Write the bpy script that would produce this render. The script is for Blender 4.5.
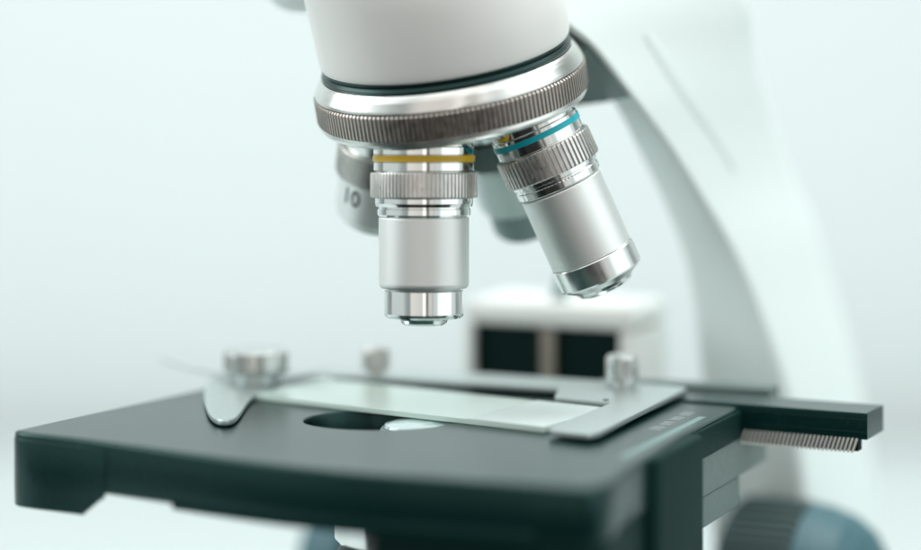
import bpy, bmesh, math, random
from mathutils import Vector, Matrix
from mathutils.geometry import tessellate_polygon
random.seed(4)
PI = math.pi
sc = bpy.context.scene
for o in list(bpy.data.objects): bpy.data.objects.remove(o)
# everything is authored in millimetres; stage surface is z = 0, bench top is z = -BH
MM = .001
BH = 130.0
def W(p): return Vector((p[0]*MM, p[1]*MM, (p[2]+BH)*MM))

# ------------------------------------------------------------------ camera
cd = bpy.data.cameras.new("camera"); cam = bpy.data.objects.new("camera", cd)
sc.collection.objects.link(cam); sc.camera = cam
cam.location = W((0, -552, 94)); cam.rotation_euler = (math.radians(90), 0, 0)
cd.sensor_width = 36; cd.lens = 36*2464/921.0
cd.shift_y = -275/921.0
cd.clip_start = .01; cd.clip_end = 50
cd.dof.use_dof = True; cd.dof.focus_distance = .551; cd.dof.aperture_fstop = 3.15
# ------------------------------------------------------------------ world: the bright room around the bench
w = bpy.data.worlds.new("World"); sc.world = w; w.use_nodes = True
nt = w.node_tree; nt.nodes.clear()
def N(t, nt_=None, **k):
    n = (nt_ or nt).nodes.new(t)
    for a, b in k.items(): setattr(n, a, b)
    return n
def L(a, b, nt_=None): (nt_ or nt).links.new(a, b)
out = N('ShaderNodeOutputWorld'); bg = N('ShaderNodeBackground'); L(bg.outputs[0], out.inputs[0])
tc = N('ShaderNodeTexCoord'); sx = N('ShaderNodeSeparateXYZ'); L(tc.outputs['Generated'], sx.inputs[0])
neg = N('ShaderNodeMath', operation='MULTIPLY'); neg.inputs[1].default_value = -1; L(sx.outputs['Y'], neg.inputs[0])
at2 = N('ShaderNodeMath', operation='ARCTAN2'); L(sx.outputs['X'], at2.inputs[0]); L(neg.outputs[0], at2.inputs[1])
mr = N('ShaderNodeMapRange'); mr.inputs['From Min'].default_value = -PI; mr.inputs['From Max'].default_value = PI
L(at2.outputs[0], mr.inputs['Value'])
ramp = N('ShaderNodeValToRGB'); L(mr.outputs[0], ramp.inputs[0])
cr = ramp.color_ramp
def G(v, t=0): return (v*(1-.05*t), v, v*(1-.01*t), 1)
# azimuth in degrees: 0 = towards the photographer, + = to the right; bright and dark bands shaped for the chrome reflections
bands = [(-180, .95), (-62, .80), (-50, .46), (-40, .38), (-36, 1.0), (-6, .85), (-3, .70), (-1, 1.7), (5, 1.7), (8, .16), (12, .16),
         (15, .85), (25, .80), (28, .10), (39, .08), (44, .80), (104, .95), (118, .80), (180, .95)]
while len(cr.elements) > 1: cr.elements.remove(cr.elements[-1])
for i, (a, v) in enumerate(bands):
    p = (a+180)/360
    e = cr.elements[0] if i == 0 else cr.elements.new(p)
    e.position = p; warm = -36 <= a <= 25
    e.color = (v, v*.975, v*.92, 1) if warm else (v*.90, v, v*.985, 1)
mz = N('ShaderNodeMapRange'); mz.inputs['From Min'].default_value = -.17; mz.inputs['From Max'].default_value = -.11  # light from low down dimmed to keep the stage front dark
mz.inputs['To Min'].default_value = .03; mz.inputs['To Max'].default_value = 1; L(sx.outputs['Z'], mz.inputs['Value'])
vm = N('ShaderNodeVectorMath', operation='SCALE'); L(ramp.outputs[0], vm.inputs[0]); L(mz.outputs[0], vm.inputs['Scale'])
L(vm.outputs[0], bg.inputs[0]); bg.inputs[1].default_value = .92
# ------------------------------------------------------------------ lamps
def area(name, loc, target, size, power, col=(1, 1, 1)):
    l = bpy.data.lights.new(name, 'AREA'); l.energy = power; l.size = size; l.color = col
    o = bpy.data.objects.new(name, l); sc.collection.objects.link(o)
    o.location = W(loc); o.rotation_euler = (W(target)-W(loc)).to_track_quat('-Z', 'Y').to_euler(); return o
area('top_key', (250, 250, 900), (0, 60, 0), .5, 6, (.97, 1, .99))  # key lamp added out of view, high at the back right
area('right_fill', (800, -500, 420), (20, 20, 30), 1.3, 3.6, (.96, 1, .99))  # unseen fill added to brighten the arm side and head
area('wall_fill', (0, 220, 480), (0, 720, -110), .9, 2.0, (.96, 1, 1))  # extra light added above the frame to even out the wall base
area('left_softbox', (-900, 150, 500), (0, 60, 0), .6, 5, (.95, 1, 1))  # unseen softbox added on the left for light and reflections
sc.view_settings.view_transform = 'Standard'; sc.view_settings.look = 'None'
sc.view_settings.exposure = 0; sc.view_settings.gamma = 1
sc.render.engine = 'CYCLES'; sc.cycles.samples = 256; sc.cycles.use_denoising = True
sc.cycles.max_bounces = 10; sc.cycles.sample_clamp_indirect = 6
sc.render.resolution_x = 1024; sc.render.resolution_y = 612

# ------------------------------------------------------------------ materials
def mat(name, base, metal=0, rough=.5, noise=0, bump=0, nscale=400, spec=.5, coat=0, trans=0, ior=1.45, stretch=(1, 1, 1), cvar=0):
    m = bpy.data.materials.new(name); m.use_nodes = True; t = m.node_tree
    b = t.nodes['Principled BSDF']
    b.inputs['Base Color'].default_value = (*base, 1); b.inputs['Metallic'].default_value = metal
    b.inputs['Roughness'].default_value = rough; b.inputs['Specular IOR Level'].default_value = spec
    b.inputs['Coat Weight'].default_value = coat; b.inputs['Coat Roughness'].default_value = .12
    if 'black' in name: b.inputs['Specular Tint'].default_value = (.55, 1, .96, 1)
    b.inputs['Transmission Weight'].default_value = trans; b.inputs['IOR'].default_value = ior
    c = N('ShaderNodeTexCoord', t); mp = N('ShaderNodeMapping', t); L(c.outputs['Object'], mp.inputs[0], t)
    mp.inputs['Scale'].default_value = stretch
    nz = N('ShaderNodeTexNoise', t); nz.inputs['Scale'].default_value = nscale; nz.inputs['Detail'].default_value = 6
    L(mp.outputs[0], nz.inputs['Vector'], t)
    if noise:
        r = N('ShaderNodeMapRange', t); r.inputs['From Min'].default_value = .3; r.inputs['From Max'].default_value = .7
        r.inputs['To Min'].default_value = max(.02, rough-noise); r.inputs['To Max'].default_value = rough+noise
        L(nz.outputs['Fac'], r.inputs['Value'], t); L(r.outputs[0], b.inputs['Roughness'], t)
    if cvar:
        n2 = N('ShaderNodeTexNoise', t); n2.inputs['Scale'].default_value = nscale*.35; n2.inputs['Detail'].default_value = 8
        L(mp.outputs[0], n2.inputs['Vector'], t)
        mx = N('ShaderNodeMix', t, data_type='RGBA'); L(n2.outputs['Fac'], mx.inputs['Factor'], t)
        mx.inputs['A'].default_value = (*[x*(1-cvar) for x in base], 1); mx.inputs['B'].default_value = (*[min(1, x*(1+cvar)) for x in base], 1)
        L(mx.outputs['Result'], b.inputs['Base Color'], t)
    if bump:
        bp = N('ShaderNodeBump', t); bp.inputs['Strength'].default_value = bump; bp.inputs['Distance'].default_value = .0001
        L(nz.outputs['Fac'], bp.inputs['Height'], t); L(bp.outputs[0], b.inputs['Normal'], t)
    return m
M = {}
M['chrome'] = mat('polished chrome', (.78, .80, .79), 1, .12, .035, 0, 300)
M['tipsteel'] = mat('turned steel tip', (.78, .80, .79), 1, .22, .04, 0, 300)
M['screw'] = mat('screw steel', (.60, .62, .61), 1, .22, .05, 0, 600)
M['satin'] = mat('satin chrome barrel', (.80, .81, .80), 1, .50, .04, .08, 2500)
M['blast'] = mat('bead blasted aluminium', (.82, .84, .83), 1, .48, .07, .35, 4500)
M['knurl'] = mat('knurled steel', (.66, .65, .63), 1, .36, .10, 0, 900, cvar=.15)
M['ringknurl'] = mat('brown grey knurled steel', (.47, .43, .40), 1, .40, .10, 0, 700, cvar=.18)
M['ring'] = mat('brushed nosepiece ring', (.74, .74, .72), 1, .24, .02, 0, 900)
M['dark'] = mat('black rubber gasket', (.006, .018, .016), 0, .30)
M['white'] = mat('white enamel', (.78, .775, .755), 0, .42, .04, .03, 120, coat=.25)
M['arm'] = mat('mint white enamel', (.80, .875, .86), 0, .45, .04, .02, 100)
M['shade_grey'] = mat('grey metal and arm shade', (.22, .30, .29), 0, .45, .05, .1, 500)  # grey of small fittings, also paints the arm's shaded underside
M['black'] = mat('black stage enamel', (.002, .019, .0175), 0, .25, .03, .01, 1800, cvar=.2, ior=1.5, spec=.42)
M['matte'] = mat('matt black enamel', (.003, .020, .018), 0, .6, .05, .05, 1800, spec=.18)
M['side'] = mat('milled grey carriage', (.15, .20, .19), .5, .48, .05, .03, 1500, cvar=.15)
M['slot'] = mat('dark slot interior', (.001, .011, .010), 0, .6, spec=.1)
M['beige'] = mat('beige brass guide rail', (.30, .27, .23), .4, .4)
M['glass'] = mat('glass slide', (.80, .95, .89), 0, .10, .05, 0, 60, trans=.35, ior=1.52)
M['frost'] = mat('frosted slide end', (.62, .70, .68), 0, .5, .05, .2, 1500)
M['plate'] = mat('anodised holder plate', (.52, .58, .57), .85, .36, .07, .06, 700)
M['teal'] = mat('teal blue knob rubber', (.042, .12, .145), 0, .5, .05)
M['knob'] = mat('dark grey knob', (.03, .06, .06), 0, .45, .08)
M['yellow'] = mat('yellow ring paint', (.70, .43, .012), 0, .35)
M['cyan'] = mat('turquoise ring paint', (.0, .42, .50), 0, .35)
M['ink'] = mat('grey engraved ink', (.04, .07, .07), 0, .5)
M['mark'] = mat('white scale paint', (.42, .48, .48), 0, .5)
M['highlight'] = mat('painted edge highlight', (.16, .25, .25), 0, .4)  # colour of the highlight painted on the stage
M['rack'] = mat('rack steel', (.85, .83, .79), .6, .4, .06)
M['lens'] = mat('coated lens glass', (.55, .75, .75), 0, .03, trans=.6, ior=1.6, coat=1)
M['condlens'] = mat('condenser lens glass', (.62, .80, .80), 0, .06, trans=.15, ior=1.6, coat=1)
M['wall'] = mat('pale mint wall', (.63, .685, .687), 0, .8, 0, .05, 30)
M['bench'] = mat('white bench laminate', (.50, .555, .552), 0, .5, .05, .02, 40)

# ------------------------------------------------------------------ helpers
ORG = Vector((-8.2, 60, -BH))
def thing(name, label, cat, org):
    o = bpy.data.objects.new(name, None); sc.collection.objects.link(o); o.location = W(org)
    o.empty_display_size = .02; o['label'] = label; o['category'] = cat; return o
def part(name, bm, m, parent=None, org=None, smooth=30, label=None, flat=True):
    org = ORG if org is None else Vector(org)
    for v in bm.verts: v.co = (v.co-org)*MM
    bmesh.ops.recalc_face_normals(bm, faces=bm.faces)
    me = bpy.data.meshes.new(name); bm.to_mesh(me); bm.free()
    if smooth:
        for p in me.polygons: p.use_smooth = True
        me.set_sharp_from_angle(angle=math.radians(smooth))
        if flat:
            for p in me.polygons:
                if abs(p.normal.z) > .9999: p.use_smooth = False
    me.materials.append(m)
    o = bpy.data.objects.new(name, me); sc.collection.objects.link(o)
    if parent: o.parent = parent
    else: o.location = W(org)
    if label: o['label'] = label
    return o
def frame(d):
    d = Vector(d).normalized(); e1 = d.cross(Vector((0, 1, 0)))
    if e1.length < .1: e1 = d.cross(Vector((1, 0, 0)))
    e1.normalize(); e2 = d.cross(e1); return d, e1, e2
def lathe(prof, org, d, seg=128, tooth=None, bm=None, closed=False):
    """prof = [(r, t)]; tooth = (count, depth, duty) cuts flutes"""
    bm = bm or bmesh.new(); org = Vector(org); d, e1, e2 = frame(d)
    angs = []
    if not tooth:                                            # support rows keep long faces crisp
        pr = [prof[0]]
        for (r0, t0), (r1, t1) in zip(prof, prof[1:]):
            ln = math.hypot(r1-r0, t1-t0)
            if ln > .7:
                for f in (.09/ln, 1-.09/ln): pr.append((r0+(r1-r0)*f, t0+(t1-t0)*f))
            pr.append((r1, t1))
        prof = pr
    if tooth:
        n, dep, duty = tooth[:3]
        for k in range(n):
            b = 2*PI*k/n; s = 2*PI/n
            angs += [(b, 0), (b+s*duty, 0), (b+s*(duty+.12), 1), (b+s*.90, 1)]
    else: angs = [(2*PI*k/seg, 0) for k in range(seg)]
    rows = []
    for i, (r, t) in enumerate(prof):
        cut = tooth and 0 < i < len(prof)-1
        if r < 1e-4: rows.append([bm.verts.new(org+d*t)]); continue
        row = []
        for a, f in angs:
            rr = r-(tooth[1]*f if tooth and not (len(tooth) > 3 and i in tooth[3]) else 0)
            row.append(bm.verts.new(org+d*t+(e1*math.cos(a)+e2*math.sin(a))*rr))
        rows.append(row)
    def q(A, B):
        n = max(len(A), len(B))
        for k in range(n):
            a0, a1 = A[k % len(A)], A[(k+1) % len(A)]; b0, b1 = B[k % len(B)], B[(k+1) % len(B)]
            vs = [v for j, v in enumerate((a0, a1, b1, b0)) if v not in (a0, a1, b1, b0)[:j]]
            if len(vs) > 2: bm.faces.new(vs)
    for A, B in zip(rows, rows[1:]): q(A, B)
    if closed: q(rows[-1], rows[0])
    else:
        for R in (rows[0], rows[-1]):
            if len(R) > 2: bm.faces.new(R)
    return bm
def off(poly, k):
    """inset a CCW polygon by k"""
    n = len(poly); r = []
    for i in range(n):
        p0, p, p1 = Vector(poly[i-1]), Vector(poly[i]), Vector(poly[(i+1) % n])
        a = (p-p0).normalized(); b = (p1-p).normalized()
        na = Vector((-a.y, a.x)); nb = Vector((-b.y, b.x)); m = (na+nb).normalized()
        c = max(.35, m.dot(na)); r.append(p+m*(k/c))
    return r
def ccw(poly):
    a = sum(poly[i-1][0]*poly[i][1]-poly[i][0]*poly[i-1][1] for i in range(len(poly)))
    return [Vector(p[:2]) for p in (poly if a > 0 else poly[::-1])]
def slab(poly, z0, z1, bev=.5, holes=(), bm=None, nb=4):
    """prism with rounded upper and lower rims, round holes (cx, cy, r) cut through the plate"""
    bm = bm or bmesh.new(); poly = ccw(poly)
    lv = [(bev*(1-math.sin(PI/2*k/nb)), z1-bev*(1-math.cos(PI/2*k/nb))) for k in range(nb, -1, -1)]
    lv = [(bev*(1-math.cos(PI/2*(nb-k)/nb))*1.0, z1-bev*(1-math.sin(PI/2*(nb-k)/nb))) for k in range(nb+1)]  # from inset top to the side
    lv = lv+[(i, z0+(z1-z)) for i, z in reversed(lv)]
    rows = []
    for ins, z in lv:
        rows.append([bm.verts.new((p.x, p.y, z)) for p in (off(poly, ins) if ins > 1e-6 else poly)])
    n = len(poly)
    for A, B in zip(rows, rows[1:]):
        for k in range(n): bm.faces.new((A[k], A[(k+1) % n], B[(k+1) % n], B[k]))
    hrows = []
    for cx, cy, r, ry in holes:
        hb = .6; hp = [(hb, z1), (hb*.3, z1-hb*.3), (0, z1-hb), (0, z0)]
        hr = [[bm.verts.new((cx+(r+e)*math.cos(2*PI*k/96), cy+(ry+e)*math.sin(2*PI*k/96), z)) for k in range(96)] for e, z in hp]
        for A, B in zip(hr, hr[1:]):
            for k in range(96): bm.faces.new((A[k], A[(k+1) % 96], B[(k+1) % 96], B[k]))
        hrows.append(hr)
    for row, idx in ((rows[0], 0), (rows[-1], -1)):
        loops = [[v.co for v in row]]+[[v.co for v in hr[idx]] for hr in hrows]
        flat = row+[v for hr in hrows for v in hr[idx]]
        for t in tessellate_polygon(loops):
            try: bm.faces.new([flat[i] for i in t])
            except ValueError: pass
    return bm
def tubebm(pts, r, seg=16, bm=None):
    bm = bm or bmesh.new(); rows = []
    for i, p in enumerate(pts):
        p = Vector(p); dd = (Vector(pts[min(i+1, len(pts)-1)])-Vector(pts[max(i-1, 0)]))
        d, a, b = frame(dd)
        rows.append([bm.verts.new(p+(a*math.cos(2*PI*k/seg)+b*math.sin(2*PI*k/seg))*r) for k in range(seg)])
    for A, B in zip(rows, rows[1:]):
        for k in range(seg): bm.faces.new((A[k], A[(k+1) % seg], B[(k+1) % seg], B[k]))
    bm.faces.new(rows[0]); bm.faces.new(rows[-1]); return bm
def obox(c, ex, ey, hx, hy, z0, z1, bev=.6, bm=None):
    """upright box, centre c, unit axis ex/ey, half sizes"""
    ex = Vector(ex); ey = Vector(ey); c = Vector(c)
    return slab([c+ex*a*hx+ey*b*hy for a, b in ((-1, -1), (1, -1), (1, 1), (-1, 1))], z0, z1, bev, bm=bm)
def cat(P, n=8):
    """Catmull-Rom through points (any dimension)"""
    P = [Vector(p) for p in P]; r = []
    for i in range(len(P)-1):
        a, b, c, d = P[max(i-1, 0)], P[i], P[i+1], P[min(i+2, len(P)-1)]
        for k in range(n):
            t = k/n; r.append(.5*((2*b)+(c-a)*t+(2*a-5*b+4*c-d)*t*t+(3*b-a-3*c+d)*t**3))
    return r+[P[-1]]
def fillet(poly, rads, n=6):
    """round the corners of a 2-D polygon"""
    out = []; m = len(poly)
    for i in range(m):
        p0, p, p1 = Vector(poly[i-1]), Vector(poly[i]), Vector(poly[(i+1) % m]); r = rads[i]
        if not r: out.append(p); continue
        a = (p0-p); b = (p1-p); r = min(r, a.length*.49, b.length*.49); a = p+a.normalized()*r; b = p+b.normalized()*r
        for k in range(n+1):
            t = k/n; out.append(a*(1-t)**2+p*2*t*(1-t)+b*t*t)
    return out

# ================================================================== setting
def setting(name, bm, m):
    o = part(name, bm, m, None, (0, 300, -BH), 0); o['kind'] = 'structure'; return o
bm = bmesh.new()
vs = [bm.verts.new(p) for p in ((-1500, -130, -BH), (1500, -130, -BH), (1500, 680, -BH), (-1500, 680, -BH))]
top = bm.faces.new(vs); ex = bmesh.ops.extrude_face_region(bm, geom=[top])
for v in ex['geom']:
    if isinstance(v, bmesh.types.BMVert): v.co.z -= 30
setting('table', bm, M['bench'])
bm = bmesh.new()
vs = [bm.verts.new(p) for p in ((-2600, 720, -900), (2600, 720, -900), (2600, 720, 1600), (-2600, 720, 1600))]
top = bm.faces.new(vs); ex = bmesh.ops.extrude_face_region(bm, geom=[top])
for v in ex['geom']:
    if isinstance(v, bmesh.types.BMVert): v.co.y += 60
setting('wall', bm, M['wall'])

# ================================================================== the microscope
mic = thing('microscope', 'white compound microscope with four steel objectives above a black stage', 'microscope', ORG)
ER = Vector((.902, -.432, 0)); EB = Vector((.432, .902, 0))     # along the rail / towards the column

# ---------------------------------------------------------------- stage
front = cat([(-97.4, -13.4), (-94, -17.5), (-76.8, -27.5), (-42.8, -50.7), (-22, -62.3), (-2, -69.8), (14, -75.5)], 6)
stage_poly = [(p.x, p.y) for p in front]+[(21.5, -77.6), (25, -77.2), (28, -75), (30, -71), (32.4, -61.5), (48.2, -18.8), (64.6, 18.4),
              (63.8, 19.6), (-46, 71), (-50, 69), (-63, 43)]
HX, HY, HR = -18.4, -.8, 16.6
stage = part('stage', slab(stage_poly, -11.2, 0, .9, [(HX, HY, HR, 12.7)]), M['black'], mic)
# deeper skirt at the far left corner with the notch beside it
bm = bmesh.new()                                             # ramped end of the skirt beside the notch
for k in range(8):
    e = 11.1+k*.17; i0 = int(e); q_ = front[i0].lerp(front[i0+1], e-i0); w_ = .03+.012*k
    slab([(p.x-w_, p.y-w_) for p in front[:i0+1]]+[(q_.x-w_, q_.y-w_), (q_.x-6, q_.y+16), (-62, 38-.1*k), (-63.05, 43-.1*k)], -16.2+.6*k, -1.4-.05*k, .02, bm=bm)
part('stage_skirt', bm, M['black'], mic)
inner = [(p.x-.03, p.y-.03) for p in front[15:]]+[(24, -74), (46, -18), (58, 12), (-44, 58)]
part('stage_rib', slab(inner, -12.1, -9.0, .03), M['black'], mic)
# lower front part of the stage that hangs down towards the camera on the right
sub = [(-17, -58), (-10, -62), (14, -74.3), (21, -76.5), (25, -76.2), (28.6, -73.4), (31.6, -61), (46.5, -21), (20, -8), (-13, -44)]
part('stage_apron', slab(sub, -34, -11.25, .3), M['matte'], mic)
# drive housing bulging from the right hand side
hs = [(34.5, -61), (42.5, -64.5), (46, -62), (57.0, -33.5), (52.0, -16.5), (47.5, -15)]
def sideline(t, o=0): return Vector((64.8-.4*t+.917*o, 18.8-.917*t-.4*o))
h0, h1, h2, h3 = sideline(68, -4), sideline(68, 3.2), sideline(36, 3.2), sideline(36, -4)
part('drive_housing', slab(fillet([h0, h1, h2, h3], [0, 3, 2.2, 0]), -60, -.6, 1.2), M['matte'], mic)
# milled side carriage under the rear right edge
c0, c1, c2, c3 = sideline(36, -7), sideline(36, .25), sideline(-20, .25), sideline(-20, -7)
part('side_carriage', slab([c0, c1, c2, c3], -16.0, -4.6, .25), M['side'], mic)
c0, c1, c2, c3 = sideline(36, -6), sideline(36, .05), sideline(1, .05), sideline(1, -6)
part('carriage_plate', slab([c0, c1, c2, c3], -23.0, -16.1, .25), M['side'], mic)
# black upper side under the stage lip
c0, c1, c2, c3 = sideline(37, -7), sideline(37, .5), sideline(-.6, .5), sideline(-.6, -7)
part('side_strip', slab([c0, c1, c2, c3], -7.5, -.9, .5), M['matte'], mic)
# vertical guide rods below
for (x, y, r) in ((53.6, 1, .75), (48.5, -2, 3.0)):
    part('guide_rod', lathe([(r, 0), (r, 70)], (x, y, -22.9), (0, 0, -1), 32), M['chrome'] if r < 1 else M['knob'], mic)
# scale ticks painted on the right of the stage top
bm = bmesh.new()
for k in range(15):
    t = 14+k*1.7; ln = 2.6
    a = sideline(t, -6.5); b = sideline(t, -6.5-ln); q = Vector((.4, .917))*.28
    bm.faces.new([bm.verts.new((p.x, p.y, .035)) for p in (a-q, a+q, b+q, b-q)]) if k % 4 != 3 else None
part('scale_marks', bm, M['mark'], stage, smooth=0)
bm = bmesh.new()  # pale strip painted as the highlight along the right stage edge
q0, q1 = sideline(18, -3.2), sideline(72, -3.2); wv = Vector((.917, -.4))*.9
bm.faces.new([bm.verts.new((p.x, p.y, .03)) for p in (q0-wv, q0+wv, q1+wv, q1-wv)])
part('edge_highlight', bm, M['highlight'], stage, smooth=0)

# ---------------------------------------------------------------- condenser
CX, CY = -9.3, .2
cond = part('condenser', lathe([(8.2, -11), (15.5, -12.8), (15.8, -13.2), (17.9, -13.4), (18.9, -14.4), (18.9, -26), (18.2, -26.8), (13, -27.4), (13, -60)],
     (CX, CY, 0), (0, 0, 1), 96), M['chrome'], mic)
part('lens_housing', lathe([(7.6, -1.75), (8.3, -1.7), (8.7, -2.2), (10.5, -8), (14.5, -12.5), (7, -12.6)], (CX, CY, 0), (0, 0, 1), 96), M['shade_grey'], cond)
part('condenser_lens', lathe([(8.0, -1.6), (7.7, -1.0), (6, -.55), (3, -.25), (0, -.2)], (CX, CY, 0), (0, 0, 1), 64), M['condlens'], cond)
part('aperture_ring', lathe([(17, -27.2), (19.6, -31.4), (19.6, -42), (17, -43)], (CX, CY, 0), (0, 0, 1), 96), M['knob'], cond)
part('condenser_mount', obox((10, 4, 0), ER, EB, 22, 24, -34, -12.3, 1), M['black'], mic)

# ---------------------------------------------------------------- rail with its rack
ro = Vector((65.4, 17.9, 0)); RL = 29.5
a = ro-ER*70; b = ro+ER*RL
rail = part('slide_rail', slab([a, b, b+EB*13, a+EB*13], -5.6, .5, .28), M['black'], mic)
# extruded groove lines along its face
bm = bmesh.new()
for z0, z1, dpt in ((-1.3, -.95, .22), (-4.0, -3.7, .22)):
    p0 = ro+ER*.6-EB*dpt; p1 = ro+ER*(RL-.3)-EB*dpt
    slab([p0, p1, p1+EB*1, p0+EB*1], z0, z1, .08, bm=bm)
part('rail_ridge', bm, M['black'], rail)
bm = bmesh.new()                                             # rack: slanted teeth, one mesh
x0, x1 = .2, 27.2; p = .985; n = int((x1-x0)/p); zt, zb = -5.3, -8.7
for k in range(n+1):
    u0 = x0+k*p; sl = -1.15
    def q(u, v, z): return ro+ER*u+EB*v+Vector((0, 0, z))
    wd = .50
    T = [q(u0, 0, zt), q(u0+wd, 0, zt), q(u0+wd, 3, zt), q(u0, 3, zt)]
    B = [q(u0+sl, 0, zb), q(u0+sl+wd, 0, zb), q(u0+sl+wd, 3, zb), q(u0+sl, 3, zb)]
    tv = [bm.verts.new(v) for v in T]; bv = [bm.verts.new(v) for v in B]
    bm.faces.new(tv); bm.faces.new(bv)
    for j in range(4): bm.faces.new((tv[j], tv[(j+1) % 4], bv[(j+1) % 4], bv[j]))
rk = part('rack_teeth', bm, M['rack'], rail, smooth=0)
bk = slab([ro+ER*(x0-1)+EB*.55, ro+ER*x1+EB*.55, ro+ER*x1+EB*3.4, ro+ER*(x0-1)+EB*3.4], -8.4, -5.2, .1)
part('rack_bar', bk, M['slot'], rail)
a = Vector((33, 46.0, 0)); b = Vector((73.5, 34.5, 0))
part('rail_cover', slab([a, b, b+EB*7, a+EB*7], -3, 1.5, .4), M['side'], mic)

# ---------------------------------------------------------------- slide holder
hold = [(-31.5, 52.2), (-21.5, 49.6), (23.2, 31.4), (21.8, 18.6), (34.4, 10.2), (18.9, -22.6), (19.4, -25.2), (27.2, -30.0),
        (29.6, -27.6), (53.6, 31.2), (53.0, 33.4), (33.6, 43.4), (3.6, 56.0), (-18.5, 60), (-33, 63)]
part('slide_holder', slab(hold, .85, 2.1, .22), M['plate'], mic)
part('holder_rivet', lathe([(0, 2.3), (.6, 2.25), (.8, 2.1), (.8, 1.8)], (33.4, 13.6, 0), (0, 0, 1), 24), M['slot'], mic)
def screw(x, y, r, h, z=2.1, m='screw'):
    o = part('clamp_screw', lathe([(r*.55, 0), (r*.55, .9), (r*.9, 1.1), (r, 1.7), (r, h-.9), (r*.86, h-.2), (r*.6, h), (0, h)], (x, y, z), (0, 0, 1), 64,
             (22, .35, .45, (0, 1, 6, 7))), M[m], mic, smooth=25)
screw(38.6, 35.5, 4.0, 7.4); screw(-20.8, 53, 3.4, 6.8, m='knurl')
# spring clamp finger at the left with its pivot knob
def GZ(x, y, z):
    """photo measurement lying in the level plane z -> mm"""
    k = (94-z)/y; return Vector(((x-460.5)*k, 2464*k-552, z))
px = [(205, 388), (204, 394), (205, 402), (208, 411), (213, 417), (219, 419.5), (227, 420), (235, 417.5), (241, 411), (247, 402), (252, 396), (260, 390.5), (270, 385.5), (280, 380), (282, 375), (270, 371), (250, 369), (228, 370), (214, 376), (208, 381)]
pc = cat([GZ(x, y, 1.7) for x, y in px+[px[0]]], 3)[:-1]
part('clamp_finger', slab([(p.x, p.y) for p in pc], .35, 1.7, .35), M['plate'], mic)
blade = cat([(-75, 64, 4.4), (-70, 58, 3.7), (-64, 53, 3.0), (-54, 48, 2.4), (-44, 48, 2.4), (-37, 51, 2.8), (-33, 53, 3.2)], 6)
bm = bmesh.new(); rows = []
for p in blade:
    rows.append([bm.verts.new(p+Vector(q)) for q in ((0, -1.5, -.2), (0, 1.5, -.2), (0, 1.5, .2), (0, -1.5, .2))])
for A, B in zip(rows, rows[1:]):
    for k in range(4): bm.faces.new((A[k], A[(k+1) % 4], B[(k+1) % 4], B[k]))
bm.faces.new(rows[0]); bm.faces.new(rows[-1])
part('clamp_spring', bm, M['plate'], mic)
part('clamp_knob', lathe([(3, 0), (3, .8), (7.4, .9), (7.9, 1.4), (7.9, 5.4), (7.7, 5.9), (7.0, 6.3), (4.6, 6.35), (0, 6.4)], (-49.5, 45, 3.1), (0, 0, 1), 64,
     (44, .28, .5, (0, 1, 5, 6, 7, 8))), M['screw'], mic, smooth=25)
part('clamp_post', lathe([(5, 0), (5, 4.0)], (-49.5, 45, 0), (0, 0, 1), 48), M['plate'], mic)

# ---------------------------------------------------------------- nosepiece geometry
APEX = Vector((-8.2, 3.8, 118))
o1 = Vector((0, -.052, -1)).normalized(); o2 = Vector((.42, .06, -.93)).normalized()
al = math.acos(math.sqrt(o1.dot(o2))); nn = o2.cross(o1).normalized()
if nn.y < 0: nn = -nn
mm = (o1+o2).normalized(); ca = math.cos(al)/mm.dot(o1)
D = (mm*ca+nn*math.sqrt(1-ca*ca)).normalized()
o3 = (D*(2*math.cos(al))-o1).normalized(); o4 = (D*(2*math.cos(al))-o2).normalized()
RC = APEX+D*43.2+Vector((-.9, 0, .3))                                  # centre of the top edge of the knurled ring
R = 30.9
nose = part('nosepiece', lathe([(26, -4.0), (29.0, -3.9), (29.5, -3.4), (30.1, -2.6), (31.0, -.9), (31.1, -.25), (29, .2), (29, 5.8), (31.0, 6.0), (31.1, 6.8), (30.6, 7.6), (29.2, 8.3),
        (26, 8.9), (15, 9.6), (0, 10)], RC, D, 192), M['ring'], mic, smooth=35)
part('knurled_ring', lathe([(30.0, -.15), (31.1, .05), (31.5, .45), (31.5, 5.6), (31.1, 6.0), (30.0, 6.1)], RC, D, 0, (172, .50, .46, (0, 5))), M['ringknurl'], nose, smooth=20)
part('gasket', lathe([(27.2, -3.6), (28.6, -3.9), (28.9, -4.7), (28.4, -5.3), (28.1, -5.5), (28.6, -6.0), (28.6, -6.5), (28, -7.2), (24, -7.4), (24, -3.6)], RC, D, 160), M['dark'], nose, smooth=50)

# ---------------------------------------------------------------- objectives
def objective(o, off_, prof, knurl, band, lens, mats, teeth, base=54.5):
    A = APEX+Vector(off_)
    b = part('objective', lathe(prof['neck'], A, o, 128), M['chrome'], mic)
    part('knurled_grip', lathe([(knurl[0]-.8, knurl[1]), (knurl[0]-.15, knurl[1]+.1), (knurl[0], knurl[1]+.35), (knurl[0], knurl[2]-.35), (knurl[0]-.15, knurl[2]-.1), (knurl[0]-.8, knurl[2])],
         A, o, 0, (teeth, mats.get('depth', .36), .5, (0, 5))), mats['knurl'], b, smooth=20)
    part('barrel', lathe(prof['barrel'], A, o, 128), mats['barrel'], b, smooth=25)
    part('tip', lathe(prof['tip'], A, o, 128), mats.get('tip', M['chrome']), b, smooth=25)
    part('front_lens', lathe(lens, A, o, 64), M['lens'], b)
    if band: part('colour_band', lathe([(band[0]-.4, band[1]), (band[0], band[1]+.08), (band[0], band[2]-.08), (band[0]-.4, band[2])], A, o, 128), band[3], b)
    return b, A
st = {'knurl': M['knurl'], 'barrel': M['satin']}
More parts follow.
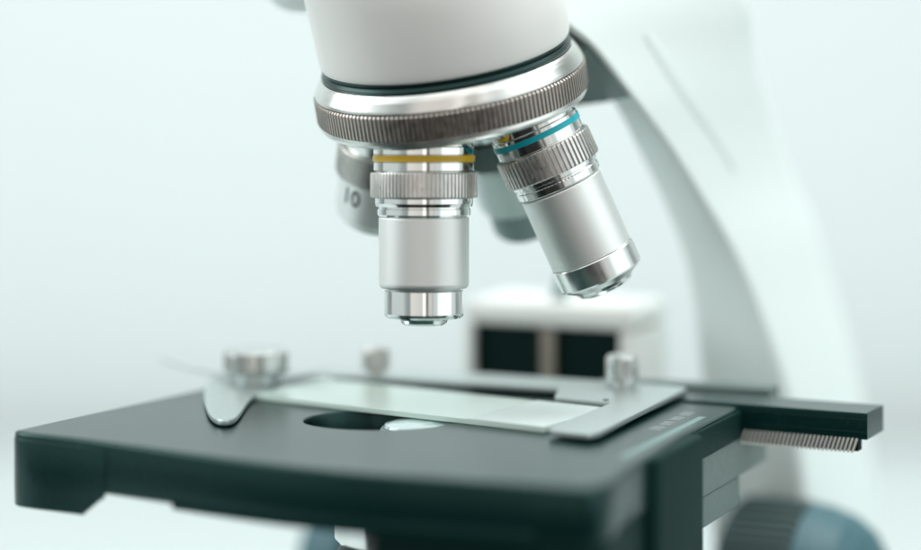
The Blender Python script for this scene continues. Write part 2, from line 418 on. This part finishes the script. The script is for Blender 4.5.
# yellow ringed one, pointing straight down
N1 = {'neck': [(11.0, 55), (11.0, 56.9), (11.35, 57.1), (11.35, 58.6), (11.2, 58.75), (11.2, 60.35), (11.35, 60.5), (11.35, 62.2), (10.8, 62.5), (10.8, 68.3), (11.0, 68.5),
               (11.0, 69.6), (10.8, 70.3), (10.2, 70.35), (10.2, 70.7), (10.45, 70.9), (10.45, 72.1), (10.2, 72.5), (9.6, 72.6), (9.6, 75)],
      'barrel': [(9.6, 72.65), (9.9, 72.7), (10.12, 73.0), (10.12, 87.5), (9.95, 88.1), (9.5, 88.5), (8.5, 88.6)],
      'tip': [(8.4, 88.2), (8.6, 88.9), (8.9, 89.1), (8.9, 94.2), (8.75, 94.75), (8.2, 95.15), (5.6, 95.45), (5.3, 95.6), (5.1, 96.3), (4.4, 96.75), (2.4, 96.8), (2.4, 95.6), (0, 95.6)]}
ob1, A1 = objective(o1, (0, 0, 0), N1, (12.05, 62.6, 68.4), (11.5, 58.8, 60.3, M['yellow']), [(2.35, 96.0), (2, 96.5), (1.2, 96.9), (0, 97.0)], st, 78)
ob1['label'] = 'yellow ringed objective pointing straight down'
# blue ringed one, leaning out to the right
N2 = {'neck': [(9.9, 52), (9.9, 57.6), (10.35, 57.9), (10.35, 61.9), (9.8, 62.1), (9.8, 68.6), (10.2, 68.7), (10.2, 69.7), (9.9, 70.0), (9.9, 70.4), (10.05, 70.6), (10.05, 72.0), (9.6, 72.4), (9.0, 72.5), (9, 75)],
      'barrel': [(9.0, 72.5), (9.5, 72.6), (9.65, 72.9), (9.65, 89.8), (9.5, 90.0), (9.0, 90.1)],
      'tip': [(9.0, 90.0), (9.7, 90.1), (9.85, 90.3), (9.85, 95.0), (9.65, 95.4), (7.4, 96.8), (6.9, 96.9), (6.7, 97.6), (6.2, 98.2), (5.4, 98.5), (3, 98.55), (3, 98.0), (0, 98.0)]}
ob2, A2 = objective(o2, (1.0, -.6, 0), N2, (11.3, 62.4, 68.8), (10.55, 58.6, 60.0, M['cyan']), [(2.9, 98.0), (2.2, 98.3), (1, 98.6), (0, 98.65)],
     {'knurl': M['knurl'], 'barrel': M['blast'], 'depth': .6, 'tip': M['tipsteel']}, 60)
ob2['label'] = 'turquoise ringed objective leaning to the right'
# short one at the back left, marked 10
N4 = {'neck': [(10.8, 50), (10.8, 62.0), (10.4, 62.2), (10.4, 70), (10.0, 70.2), (10, 72)],
      'barrel': [(9.6, 70.0), (10.4, 70.2), (10.9, 70.6), (10.9, 79.8), (10.6, 80.3), (9.5, 80.5)],
      'tip': [(9.4, 80.0), (9.4, 81.6), (9.0, 82.2), (5, 82.5), (4.8, 82.0), (0, 82.0)]}
ob4, A4 = objective(o4, (-.6, 0, 0), N4, (12.0, 62.5, 70.0), None, [(4.7, 81.9), (3, 82.4), (0, 82.5)], {'knurl': M['knurl'], 'barrel': M['blast'], 'tip': M['satin']}, 78)
ob4['label'] = 'short objective engraved 10 at the back left'
N3 = {'neck': N4['neck'],
      'barrel': [(9.6, 70.0), (9.9, 70.2), (10, 70.5), (10.0, 84.5), (9.8, 85.0), (8.8, 85.2)],
      'tip': [(8.6, 85.0), (8.6, 92.5), (8.0, 93.4), (5, 93.8), (4.8, 94.2), (0, 94.4)]}
ob3, A3 = objective(o3, (-1.8, 0, 0), N3, (11.8, 62.5, 70.0), None, [(3.7, 94.1), (2, 94.6), (0, 94.8)], {'knurl': M['side'], 'barrel': M['plate'], 'tip': M['shade_grey']}, 78)
ob3['label'] = 'objective with a dark grip at the back of the nosepiece'
# engraving wrapped onto a barrel
def engrave(txt, A, o, parent, t, phi, size, r):
    cu = bpy.data.curves.new('txt', 'FONT'); cu.body = txt; cu.size = size; cu.align_x = 'CENTER'; cu.fill_mode = 'BOTH'; cu.resolution_u = 4; cu.offset = .12
    tmp = bpy.data.objects.new('txt', cu); sc.collection.objects.link(tmp)
    dg = bpy.context.evaluated_depsgraph_get(); me = bpy.data.meshes.new_from_object(tmp.evaluated_get(dg))
    bpy.data.objects.remove(tmp); bm = bmesh.new(); bm.from_mesh(me); bpy.data.meshes.remove(me)
    bmesh.ops.subdivide_edges(bm, edges=[e for e in bm.edges if e.calc_length() > .5], cuts=2)
    d, e1, e2 = frame(o)
    tocam = (Vector((0, -552, 94))-A); tocam = (tocam-d*tocam.dot(d)).normalized(); side = d.cross(tocam)
    if side.x < 0: side = -side
    for v in bm.verts:
        x, y = v.co.x, v.co.y; a = phi+x/r
        v.co = A+d*(t-y)+(tocam*math.cos(a)+side*math.sin(a))*(r+.04)
    return part('engraving', bm, M['ink'], parent, smooth=0)
engrave('10', A4, o4, ob4, 75.4, -.74, 5.6, 10.9)

# ---------------------------------------------------------------- head above the nosepiece
d, e1, e2 = frame(D); rows = []
bm = bmesh.new(); up = -D
sx_ = Vector((1, 0, 0)); sx_ = (sx_-up*sx_.dot(up)).normalized()
st_ = cat([(27.6, 5.8, 0), (28.5, 6.4, 0), (29.0, 8.5, 0), (29.1, 15, -.2), (28.6, 23, -1.3), (27.6, 28, -2.8), (26.4, 33, -4.6), (25.2, 40, -7), (25, 50, -9), (27, 70, -10), (30, 95, -10)], 6)
for r_, t_, o_ in st_:
    c = RC+up*t_+sx_*o_
    rows.append([bm.verts.new(c+(e1*math.cos(2*PI*k/160)+e2*math.sin(2*PI*k/160))*r_) for k in range(160)])
for A, B in zip(rows, rows[1:]):
    for k in range(160): bm.faces.new((A[k], A[(k+1) % 160], B[(k+1) % 160], B[k]))
bm.faces.new(rows[0]); bm.faces.new(rows[-1])
part('head', bm, M['white'], mic, smooth=40)

# ---------------------------------------------------------------- arm and column (loft through measured sections)
def PX(x, y, Y):
    """photo measurement (921x550) at depth Y -> mm"""
    s = 2464/(Y+552.0); return Vector(((x-460.5)/s, Y, 94-y/s))
secs = [  # near edge, far (inner) edge, outer depth vector
    ((455, -170, 16), (440, -150, 40), (60, 40, 20)),
    ((490, -60, 16), (470, -45, 40), (58, 44, 16)),
    ((528, 2, 16), (512, 8, 42), (56, 48, 8)),
    ((562, 22, 19), (548, 30, 44), (52, 50, 4)),
    ((592, 46, 22), (583, 60, 46), (46, 52, 0)),
    ((632, 97, 28), (614, 106, 50), (40, 55, 0)),
    ((668, 145, 38), (636, 150, 58), (36, 56, 0)),
    ((700, 195, 48), (660, 200, 66), (33, 56, 0)),
    ((733, 250, 58), (680, 255, 74), (31, 56, 0)),
    ((760, 310, 67), (691, 312, 82), (29, 56, 0)),
    ((786, 385, 76), (700, 385, 90), (28, 56, 0)),
    ((802, 460, 82), (706, 460, 96), (28, 56, 0)),
    ((812, 560, 84), (710, 560, 98), (28, 56, 0)),
    ((820, 760, 84), (712, 760, 98), (28, 56, 0)),
    ((826, 965, 84), (712, 965, 98), (28, 56, 0))]
E1 = cat([PX(*s[0]) for s in secs], 6); E2 = cat([PX(*s[1]) for s in secs], 6); EV = cat([s[2] for s in secs], 6)
bm = bmesh.new(); rows = []
for a, b, v in zip(E1, E2, EV):
    poly = [a, a+v, b+v*.8, b]; row = []
    for i in range(4):
        p0, p, p1 = poly[i-1], poly[i], poly[(i+1) % 4]; rr = [3.5, 8, 8, 3][i]
        aa = p+(p0-p).normalized()*min(rr, (p0-p).length*.4); bb = p+(p1-p).normalized()*min(rr, (p1-p).length*.4)
        for k in range(7):
            t = k/6; row.append(bm.verts.new(aa*(1-t)**2+p*2*t*(1-t)+bb*t*t))
    rows.append(row)
n = len(rows[0])
for A, B in zip(rows, rows[1:]):
    for k in range(n): bm.faces.new((A[k], A[(k+1) % n], B[(k+1) % n], B[k]))
bm.faces.new(rows[0]); bm.faces.new(rows[-1])
for v in bm.verts: v.co.z = max(v.co.z, -BH+12)
part('arm', bm, M['arm'], mic, smooth=60)
# dark panel standing in for the shade on the arm's underside
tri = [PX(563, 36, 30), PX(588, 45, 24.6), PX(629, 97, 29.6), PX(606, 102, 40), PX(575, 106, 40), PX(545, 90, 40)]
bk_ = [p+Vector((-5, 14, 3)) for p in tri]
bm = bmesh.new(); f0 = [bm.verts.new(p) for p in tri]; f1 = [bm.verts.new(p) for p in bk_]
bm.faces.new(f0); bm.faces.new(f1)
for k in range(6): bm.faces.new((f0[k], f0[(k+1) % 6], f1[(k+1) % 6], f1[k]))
part('arm_underside_shade', bm, M['shade_grey'], mic, smooth=20)
# housing of the head at the top left
bm = slab(fillet([(-46, 14), (6, 12), (18, 34), (14, 80), (-30, 84), (-50, 60)], [16]*6), 91.2, 150, 9, nb=8)
part('head_housing', bm, M['arm'], mic, smooth=60)
# shallow seam on the side of the arm
bm = bmesh.new(); rows = []
for i in range(22, 41):
    a, v = E1[i], EV[i]; k = (i-22)/18; hw = .012+.04*math.sin(PI*min(1, k*1.15))**.6 if k < .87 else .012
    f = .34+.06*k; nrm = Vector((v.y, -v.x, 0)).normalized()
    rows.append([bm.verts.new(a+v*g+nrm*o_) for g, o_ in ((f-hw, .05), (f-hw*.5, .35), (f+hw*.5, .35), (f+hw, .05), (f+hw, -1), (f-hw, -1))])
for A, B in zip(rows, rows[1:]):
    for k in range(6): bm.faces.new((A[k], A[(k+1) % 6], B[(k+1) % 6], B[k]))
bm.faces.new(rows[0]); bm.faces.new(rows[-1])
part('arm_seam', bm, mat('grey green seam', (.72, .80, .785), 0, .5), mic)

# ---------------------------------------------------------------- focusing column with its two dark slots
C0 = Vector((1.0, 94, 0)); CE = Vector((.913, -.408, 0)); CB = Vector((.408, .913, 0))
def cbox(u0, u1, v0, v1, z0, z1, bev=.6, bm=None):
    return slab([C0+CE*u0+CB*v0, C0+CE*u1+CB*v0, C0+CE*u1+CB*v1, C0+CE*u0+CB*v1], z0, z1, bev, bm=bm)
bm = bmesh.new()                                             # frame around the openings
cbox(0, 2.0, 0, 26, -BH+12, 9.2, .3, bm); cbox(43.4, 47, 0, 26, -BH+12, 9.2, .3, bm)
cbox(0, 47, 0, 26, 9.3, 15.6, 2.4, bm)
part('focus_column', bm, M['white'], mic)
part('guide_slot', cbox(2.1, 43.3, 2.4, 25, -BH+12, 9.1, .2), M['slot'], mic)
part('guide_rail', cbox(21.4, 24.8, .8, 2.3, -60, 9.1, .3), M['beige'], mic)
part('stop_screw', lathe([(2.6, 0), (2.4, 1.5), (1.0, 5), (.5, 7.5), (0, 7.8)], (26, 93, 15.5), (0, 0, 1), 32), M['shade_grey'], mic)
# focusing knobs on their common axle
KZ = -61.5
def knob(sgn, u0):
    c = C0+CE*u0+CB*14; c.z = KZ; ax = CE*sgn
    k = part('focus_knob', lathe([(20, 0), (27.5, .3), (28.5, 1.5), (28.5, 17), (27.5, 18.4), (25, 18.6)], c, ax, 0, (60, .6, .5, (0, 5))), M['knob'], mic, smooth=25)
    part('knob_cap', lathe([(25, 18.2), (27.6, 18.5), (28.2, 19.3), (27.6, 23), (25.5, 29), (22.5, 33), (18.5, 35.5), (17, 35.8), (15, 35.4), (0, 35.2)], c, ax, 96), M['teal'], k, smooth=25)
knob(1, 71); knob(-1, -12)
part('knob_axle', tubebm([C0+CE*-14+CB*14+Vector((0, 0, KZ)), C0+CE*74+CB*14+Vector((0, 0, KZ))], 8, 48), M['chrome'], mic)
# foot resting on the bench
foot = fillet([(-58, -80), (50, -105), (112, 130), (10, 170), (-30, 150)], [22, 22, 30, 24, 24], 10)
part('base', slab([Vector(p) for p in foot], -BH, -BH+16, 4, nb=6), M['arm'], mic, smooth=50)

# ================================================================== the glass slide
FL = Vector((-49.6, 27.4, 0)); FR = Vector((18.2, -17.6, 0)); du = (FR-FL).normalized(); dv = Vector((-du.y, du.x, 0))
SO = (FL+FR)/2; SO = Vector((SO.x, SO.y, .05))
BL = FL+dv*29.5; BR = FR+dv*29.5
sl = thing('glass_slide', 'clear glass microscope slide lying across the hole in the black stage', 'slide', SO)
part('glass_plate', slab([FL, FR, BR, BL], .05, 1.25, .12), M['glass'], sl, org=SO)
a = FR-du*20
part('frosted_end', slab([a, FR-du*.4, BR-du*.4, a+dv*29.5], 1.26, 1.36, .03), M['frost'], sl, org=SO)
